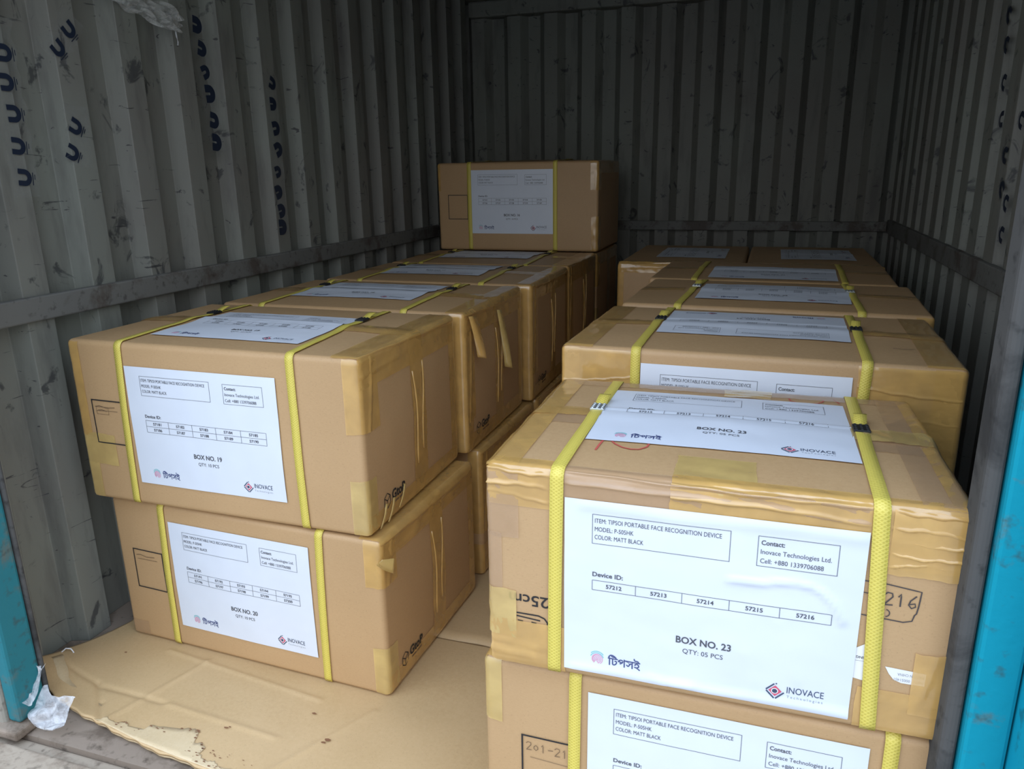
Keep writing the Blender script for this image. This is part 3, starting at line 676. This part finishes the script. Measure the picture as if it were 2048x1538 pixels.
add_label(F_, 't', .1355, .0745, lab('25', '10', 231, 10), 10, creases=FLDS, wave=.0008); F_.strap(.112, .112, .125, seal='steel', seal_y=.235); F_.strap(.446, .451, .430, seal='steel', seal_y=.225)
F_.tape('y', [(.10, H1), (0, H1), (0, .2)], .17, .215, 'tape_brown'); F_.tape('y', [(.45, H1), (W1, H1), (W1, .2)], .17, .215, 'tape_brown'); F_.tape('z', [(W1 - .03, 0), (W1, 0), (W1, .05)], .15, H1 - .002)
G_ = gtop('shipping_box', .0053, 1.1740, H1 + .003, -.0360, 'strapped carton third behind box 23, in front of the crosswise pair', 26)
add_label(G_, 't', .1414, .0245, lab('26', '10', 241, 10), 11, creases=FLDS); G_.strap(.112, .112, .108); G_.strap(.452, .452, .450)
G_.tape('y', [(.10, H1), (0, H1), (0, .2)], .17, .215, 'tape_brown'); G_.tape('y', [(.45, H1), (W1, H1), (W1, .2)], .17, .215, 'tape_brown')
# the pair turned crosswise at the back
for k, (x, lb, sd) in enumerate([(-.1422, 'left carton of the crosswise pair by the back wall, tape along its lid edge', 27), (.2290, 'right carton of the crosswise pair by the back wall, tape along its lid edge', 28)]):
    B = Box('shipping_box', (x, 1.556 + .004 * k, H1 + .0005), -.0035 - .006 * k, (D1, W1, H1 - .008), lb, sd, ridge=.002).body()
    add_label(B, 't', .0956, .139, lab('27' if k == 0 else '28', '10', 251 + 10 * k, 10), 12 + k, rot=90, wave=.0006)
    B.tape('x', [(.05, B.H), (0, B.H), (0, B.H - .028)], .003, D1 - .003, pleats=[(.044, .003, .006, .006), (.060, .0025, .006, -.008)], wr=.0016)
    B.tape('z', [(.02, 0), (0, 0), (0, .04)], .004, B.H - .003); B.tape('z', [(D1 - .02, 0), (D1, 0), (D1, .04)], .004, B.H - .003)
# cartons of the bottom layer carrying the right stack
for x, y, d, rz, lb, sd in [(-.01, .412, (W1, D1, .2885), -.02, 'brown carton on the floor beneath the carton behind box 23', 36), (.0, .790, (W1, D1, .2885), -.03, 'brown carton on the floor beneath the second carton behind box 23', 37),
                            (.0, 1.163, (W1, D1, .2885), -.02, 'brown carton on the floor beneath the third carton behind box 23', 38), (-.142, 1.545, (D1, W1, .2885), 0, 'brown carton on the floor beneath the left of the crosswise pair', 39),
                            (.229, 1.545, (D1, W1, .2885), 0, 'brown carton on the floor beneath the right of the crosswise pair', 40)]:
    B = Box('shipping_box', (x, y, .0005), rz, d, lb, sd, bulge=(.001, .001, .0004), ridge=0).body(.02)
    B.tape('z', [(.03, 0), (0, 0), (0, .03)], .004, B.H - .004)

# ------------------------------------------------------------------ cardboard on the floor
def seg_dist(P, a, b):
    a, b = np.array(a), np.array(b); ab = b - a; t = np.clip(((P - a) @ ab) / (ab @ ab), 0, 1); return np.linalg.norm(P - a - t[:, None] * ab, axis=1)
nx, ny = 320, 110; u, v = np.meshgrid(np.linspace(0, 1, nx + 1), np.linspace(0, 1, ny + 1), indexing='ij'); u, v = u.ravel(), v.ravel()
xr = .54
fx = np.array([-.905, -.85, -.80, -.72, -.60, -.44, -.2, .0, .6]); fy = np.array([.118, .080, .062, .047, .026, .012, .008, .004, .002])
xl_y = np.array([.0, .10, .14, .26, .45]); xl_x = np.array([-.905, -.905, -.898, -.872, -.868])
x0 = np.interp(.02 + v * .40, xl_y, xl_x); X = x0 + u * (xr - x0); yf = np.interp(X, fx, fy) + .0016 * np.sin(X * 70) + .001 * np.sin(X * 173)
Y = yf + v * (.418 - yf); P2 = np.stack([X, Y], 1)
under = lambda: 1 - np.exp(-((np.maximum(0, .24 - Y)) / .06) ** 2)
Z = np.full(len(X), -.0006) + .0012 * wob(P2, 77, 10) * under()
for a, b in [((-.896, .138), (-.781, .122)), ((-.781, .122), (-.735, .085)), ((-.735, .085), (-.70, .049)), ((-.771, .118), (-.629, .115)), ((-.692, .052), (-.634, .232)), ((-.726, .235), (-.382, .197)), ((-.629, .115), (-.40, .10)), ((-.38, .02), (-.28, .2))]:
    Z += (-.0030 if a[0] < -.69 and b[1] < .13 else .0020) * np.exp(-(seg_dist(P2, a, b) / .0045) ** 2)
Z += .022 * np.exp(-(((X + .905) / .07) ** 2 + ((Y - .11) / .07) ** 2)) + .006 * np.exp(-((Y - yf) / .02) ** 2) * np.clip((-.5 - X) / .3, 0, 1)
Z = np.minimum(Z, np.where((X > -.14) | (Y > .25), -.0006, 1)); Z = np.maximum(Z, ZF + .006)
sheet = mesh_obj('cardboard_sheet', np.stack([X, Y, Z], 1), grid_faces(nx, ny), 'cardboard_sheet_face', thick=-.0045)
tag(sheet, 'tan cardboard sheet laid on the floor at the door, corner torn and curled', 'cardboard')
# second ply seen at the curled edge
sel = np.linspace(0, .33, 50); V = []
for q in sel:
    i = int(q * nx); j = i * (ny + 1); V += [(X[j] + .0015, Y[j] + .001, Z[j] - .0058), (X[j] + .02, Y[j] + .03, min(Z[j], Z[j + 4]) - .0062)]
V = [(a, b, max(c_, ZF + .0005)) for a, b, c_ in V]
mesh_obj('lower_ply', V, grid_faces(len(sel) - 1, 1), 'cardboard_inner_ply', sheet, thick=-.003)
tp = [(-.708, .046), (-.690, .055), (-.670, .050), (-.655, .058), (-.640, .050), (-.614, .052), (-.612, .064), (-.590, .068), (-.563, .071), (-.545, .078), (-.527, .078), (-.522, .066), (-.516, .052), (-.505, .056), (-.492, .049), (-.500, .040), (-.488, .034), (-.484, .030), (-.472, .026), (-.460, .030), (-.445, .022), (-.425, .024), (-.41, .017), (-.40, .016)]
V = []
def zat(x, y): return float(Z[np.argmin((X - x) ** 2 + (Y - y) ** 2)])
for k in range(len(tp) - 1):
    for t in np.linspace(0, 1, 4, endpoint=False):
        x = tp[k][0] + (tp[k + 1][0] - tp[k][0]) * t; y = tp[k][1] + (tp[k + 1][1] - tp[k][1]) * t; yb = np.interp(x, fx, fy) + .0012
        for s in np.linspace(0, 1, 6): yy = yb + (y + .0012 * math.sin(x * 900) - yb) * s; V.append((x, yy, zat(x, yy) + .0007))
torn = mesh_obj('torn_ply', V, grid_faces(len(V) // 6 - 1, 5), 'cardboard_inner_ply', sheet, thick=.0002)
flat('stain_rust', (.22, .10, .045), .8)
rs = np.random.RandomState(3); st_pts = []
for k in range(46):
    i = rs.randint(2, len(tp) - 3); t = rs.rand(); x = tp[i][0] * (1 - t) + tp[i + 1][0] * t; y = tp[i][1] * (1 - t) + tp[i + 1][1] * t - abs(rs.normal(0, .006)); st_pts.append((x, y, rs.uniform(.0006, .0022)))
for k in range(16): st_pts.append((rs.uniform(-.52, -.40), rs.uniform(.03, .05) + rs.normal(0, .003), rs.uniform(.0006, .0018)))
st_pts += [(-.80, .205, .0022), (-.372, .165, .0030), (-.318, .118, .0045), (-.322, .112, .003), (-.49, .095, .003), (-.485, .098, .002)]
V = []; Fc = []
for x, y, r_ in st_pts:
    b = len(V); n = 7; a0 = rs.rand() * 6
    for i in range(n):
        rr = r_ * rs.uniform(.5, 1.2); V.append((x + 1.6 * rr * math.cos(a0 + 6.283 * i / n), y + .7 * rr * math.sin(a0 + 6.283 * i / n), zat(x, y) + .0016))
    Fc.append(tuple(range(b, b + n)))
mesh_obj('stain', V, Fc, 'stain_rust', sheet, smooth=False)['kind'] = 'stuff'
# second sheet
nx2, ny2 = 60, 60; u, v = np.meshgrid(np.linspace(0, 1, nx2 + 1), np.linspace(0, 1, ny2 + 1), indexing='ij'); u, v = u.ravel(), v.ravel()
X2 = -.88 + u * 1.45; Y2 = .421 - .10 * 0 + v * 1.75 + .002 * np.sin(X2 * 60) * (1 - v); Z2 = np.full(len(X2), -.0006) - .0004 * (1 + wob(np.stack([X2, Y2], 1), 5, 12))
s2o = mesh_obj('cardboard_sheet', np.stack([X2, Y2, Z2], 1), grid_faces(nx2, ny2), 'cardboard_sheet_face', thick=-.0045)
tag(s2o, 'tan cardboard sheet under the deeper cartons, seen in the gap between stacks', 'cardboard')
# thread end and plastic bag
def tube(name, pts, r, mat, parent=None, n=6):
    P = np.array(pts, float); T = np.gradient(P, axis=0); V = []
    for p, t in zip(P, T):
        t = t / np.linalg.norm(t); a = np.cross(t, (0, 0, 1)); a = a / (np.linalg.norm(a) + 1e-9); b = np.cross(t, a)
        for i in range(n): V.append(p + r * (math.cos(6.2832 * i / n) * a + math.sin(6.2832 * i / n) * b))
    Fc = [(i * n + j, i * n + (j + 1) % n, (i + 1) * n + (j + 1) % n, (i + 1) * n + j) for i in range(len(P) - 1) for j in range(n)]
    return mesh_obj(name, V, Fc, mat, parent)
ct = [(-.902, .150, .006), (-.899, .156, .013), (-.893, .162, .019), (-.886, .166, .017), (-.880, .166, .010), (-.886, .162, .009), (-.894, .157, .009), (-.903, .149, .004)]
cp_ = []
for k in range(len(ct) - 1):
    for t in np.linspace(0, 1, 5, endpoint=False): cp_.append(tuple(ct[k][i] * (1 - t) + ct[k + 1][i] * t for i in range(3)))
tag(tube('thread', cp_, .0011, 'thread_white'), 'short white thread loop lying at the left wall by the cardboard edge', 'thread')

def crumple(name, centre, su, sv, seed, amp, mat, nu=44, nv=44, tilt=0.6, lift=0):
    a, b = np.meshgrid(np.linspace(-1, 1, nu + 1), np.linspace(-1, 1, nv + 1), indexing='ij'); a, b = a.ravel(), b.ravel()
    q = np.stack([a, b], 1); rad = np.sqrt(np.clip(1 - .45 * (a * a + b * b) / 2, .1, 1))
    def tri(x): return np.abs((x / math.pi) % 2 - 1) * 2 - 1
    w = sum(.6 ** k * tri(a * rs_[k][0] * 3.3 + b * rs_[k][1] * 3.3 + rs_[k][2]) for k, rs_ in ((k, np.random.RandomState(seed).normal(0, 1.3, (6, 3))) for k in range(6)))
    w2 = sum(.6 ** k * tri(a * rs_[k][0] * 3 + b * rs_[k][1] * 3 + rs_[k][2]) for k, rs_ in ((k, np.random.RandomState(seed + 9).normal(0, 1.2, (6, 3))) for k in range(6)))
    X = centre[0] + su * a * rad + amp * .5 * w2; Y = centre[1] + sv * b * rad * math.cos(tilt) + amp * .6 * w; Z = centre[2] + sv * b * rad * math.sin(tilt) + amp * np.abs(w) + lift
    return np.stack([X, Y, Z], 1), grid_faces(nu, nv)
bag = empty('plastic_bag', (-.80, .045, .0)); tag(bag, 'crumpled clear plastic bag at the foot of the left door post', 'plastic bag')
for nm, c, su, sv, sd in (('bag_film', (-.822, .034, .050), .026, .036, 11), ('bag_film', (-.768, .022, .016), .040, .030, 4)):
    Vb, Fb = crumple(nm, c, su, sv, sd, .010, 'plastic_bag_film', tilt=1.0); Vb = np.array(Vb) - np.array([-.80, .045, 0]); Vb[:, 2] = np.maximum(Vb[:, 2], .002)
    mesh_obj(nm, Vb, Fb, 'plastic_bag_film', bag)

# ------------------------------------------------------------------ old tape and film stuck to the walls
def u_mark(parent, place, c, size, ang, mat='ink_blue', extra=True, wt=.44):
    """a printed U with two small lines beside it"""
    P = [line2d([(-.5, .5), (.1, .5)] + [(.1 + .5 * math.sin(t), .5 * math.cos(t)) for t in np.linspace(.1, 3.04, 14)] + [(.1, -.5), (-.5, -.5)], wt, mat, .12)]
    if extra: P += [line2d([(.92, -.6), (.92, .5)], .10, mat, .2), line2d([(1.12, -.1), (1.12, .35)], .08, mat, .2)]
    V = []; Fc = []; b = 0
    for v, f, _ in P: V.append(v); Fc += [tuple(b + i for i in q) for q in f]; b += len(v)
    v = np.concatenate(V) * size; ca, sa = math.cos(ang), math.sin(ang)
    V3 = [place(c[0] + x * ca - y * sa, c[1] + x * sa + y * ca, .0016) for x, y in v]
    return mesh_obj('printed_letter', V3, Fc, mat, parent, smooth=False)
def strip(label, place, pts, w, marks, seed, size=.019, group='printed clear tape on the walls', mat='clear_film', ang=0., extra=True):
    pts = np.array(pts, float); n = 60; t = np.linspace(0, len(pts) - 1, n + 1); c = np.stack([np.interp(t, np.arange(len(pts)), pts[:, i]) for i in range(2)], 1)
    T = np.gradient(c, axis=0); T /= np.linalg.norm(T, axis=1)[:, None]; N = np.stack([-T[:, 1], T[:, 0]], 1); V = []
    for k in range(n + 1):
        for s in np.linspace(-1, 1, 9):
            q = c[k] + N[k] * s * w / 2 * (1 + .12 * math.sin(k * .7 + seed)); V.append(place(q[0], q[1], .0004 + .0008 * abs(math.sin(k * .9 + s * 3 + seed)) + (.004 * max(0, abs(s) - .7) * (1 + math.sin(k * .5 + seed)))))
    o = mesh_obj('tape_strip', V, grid_faces(n, 8), mat); tag(o, label, 'tape', group)
    for (a, b, an) in marks: u_mark(o, place, (a + (0 if extra else random.uniform(-.004, .004)), b + (0 if extra else random.uniform(-.006, .006))), size * (1 if extra else random.uniform(.75, 1.15)), an + (0 if extra else random.uniform(-.5, .5)), extra=extra, wt=.44 if extra else random.uniform(.6, .95))
    return o
PLc = lambda y, z, o: (XL + .002 + o, y, z)
PRc = lambda y, z, o: (XR - .002 - o, y, z)
strip('clear tape with a column of five dark letters, nearest the left door post', PLc, [(.272, 1.10), (.272, .95), (.272, .82)], .052, [(.276, 1.046, 0), (.270, 1.001, 0), (.273, .953, 0), (.270, .902, -.1), (.271, .852, -.1)], 1)
strip('short clear tape on the left wall with two dark letters, second rib', PLc, [(.400, .975), (.388, .87)], .050, [(.391, .939, -.5), (.375, .894, -.5)], 2)
strip('clear tape scrap high on the left wall with two tilted dark letters', PLc, [(.428, 1.125), (.366, 1.05)], .050, [(.411, 1.102, -.85), (.382, 1.068, -.85)], 3)
strip('clear tape running down the left wall mid rib with smeared letters', PLc, [(.742, 1.19), (.758, 1.05), (.766, .90)], .050, [(.745, 1.165, .3), (.752, 1.12, .2), (.758, 1.072, .1), (.762, 1.022, 0), (.760, .974, 0), (.766, .924, .2)], 4, extra=False)
strip('clear tape with smeared letters on the left wall, deepest of the strips', PLc, [(.996, 1.09), (.993, .95), (.981, .70)], .050, [(.996, 1.07, 0), (.993, 1.017, .2), (.994, .964, 0), (.995, .91, .2), (.981, .861, 0), (.979, .812, 0), (.981, .762, .1), (.981, .715, 0)], 5, extra=False)
strip('wrinkled clear tape with dark letters down the right wall', PRc, [(1.175, 1.16), (1.13, 1.0), (1.045, .87), (.985, .70)], .062, [(1.171, 1.135, .6), (1.156, 1.078, .4), (1.132, 1.005, .3), (1.109, .934, 0), (1.045, .864, .2), (1.031, .799, .8), (.988, .775, .3), (.984, .716, .2)], 6, size=.022)
strip('clear tape scrap with one dark letter on the right wall by the post', PRc, [(.985, .985), (.960, .88)], .05, [(.974, .925, .3)], 7, size=.022)
# torn stretch film caught high on the left wall
nf = 60; a, b = np.meshgrid(np.linspace(0, 1, nf + 1), np.linspace(-1, 1, 15), indexing='ij'); a, b = a.ravel(), b.ravel()
cy_ = .43 + a * .255; cz_ = 1.175 - .022 * a ** 2; hw_ = .006 + .026 * a ** 1.5 * (1 - .5 * np.clip((a - .85) / .15, 0, 1))
Vf = np.stack([XL + .006 + .010 * np.abs(np.sin(b * 6 + 5 * a)) * (.3 + a) + .004 * np.sin(a * 31 + b * 4), cy_ + .006 * np.sin(b * 9 + a * 3), cz_ + b * hw_ + .003 * np.sin(a * 23)], 1)
film('stretch_film', .42, (.66, .67, .63), .14)
fo = mesh_obj('stretch_film', Vf, grid_faces(nf, 14), 'stretch_film'); tag(fo, 'torn wad of clear stretch film hanging high on the left wall', 'film')
dr = tube('film_drip', [(XL + .010, .672, 1.136), (XL + .012, .671, 1.126), (XL + .012, .673, 1.116), (XL + .011, .672, 1.110)], .0016, 'plastic_bag_film', fo)
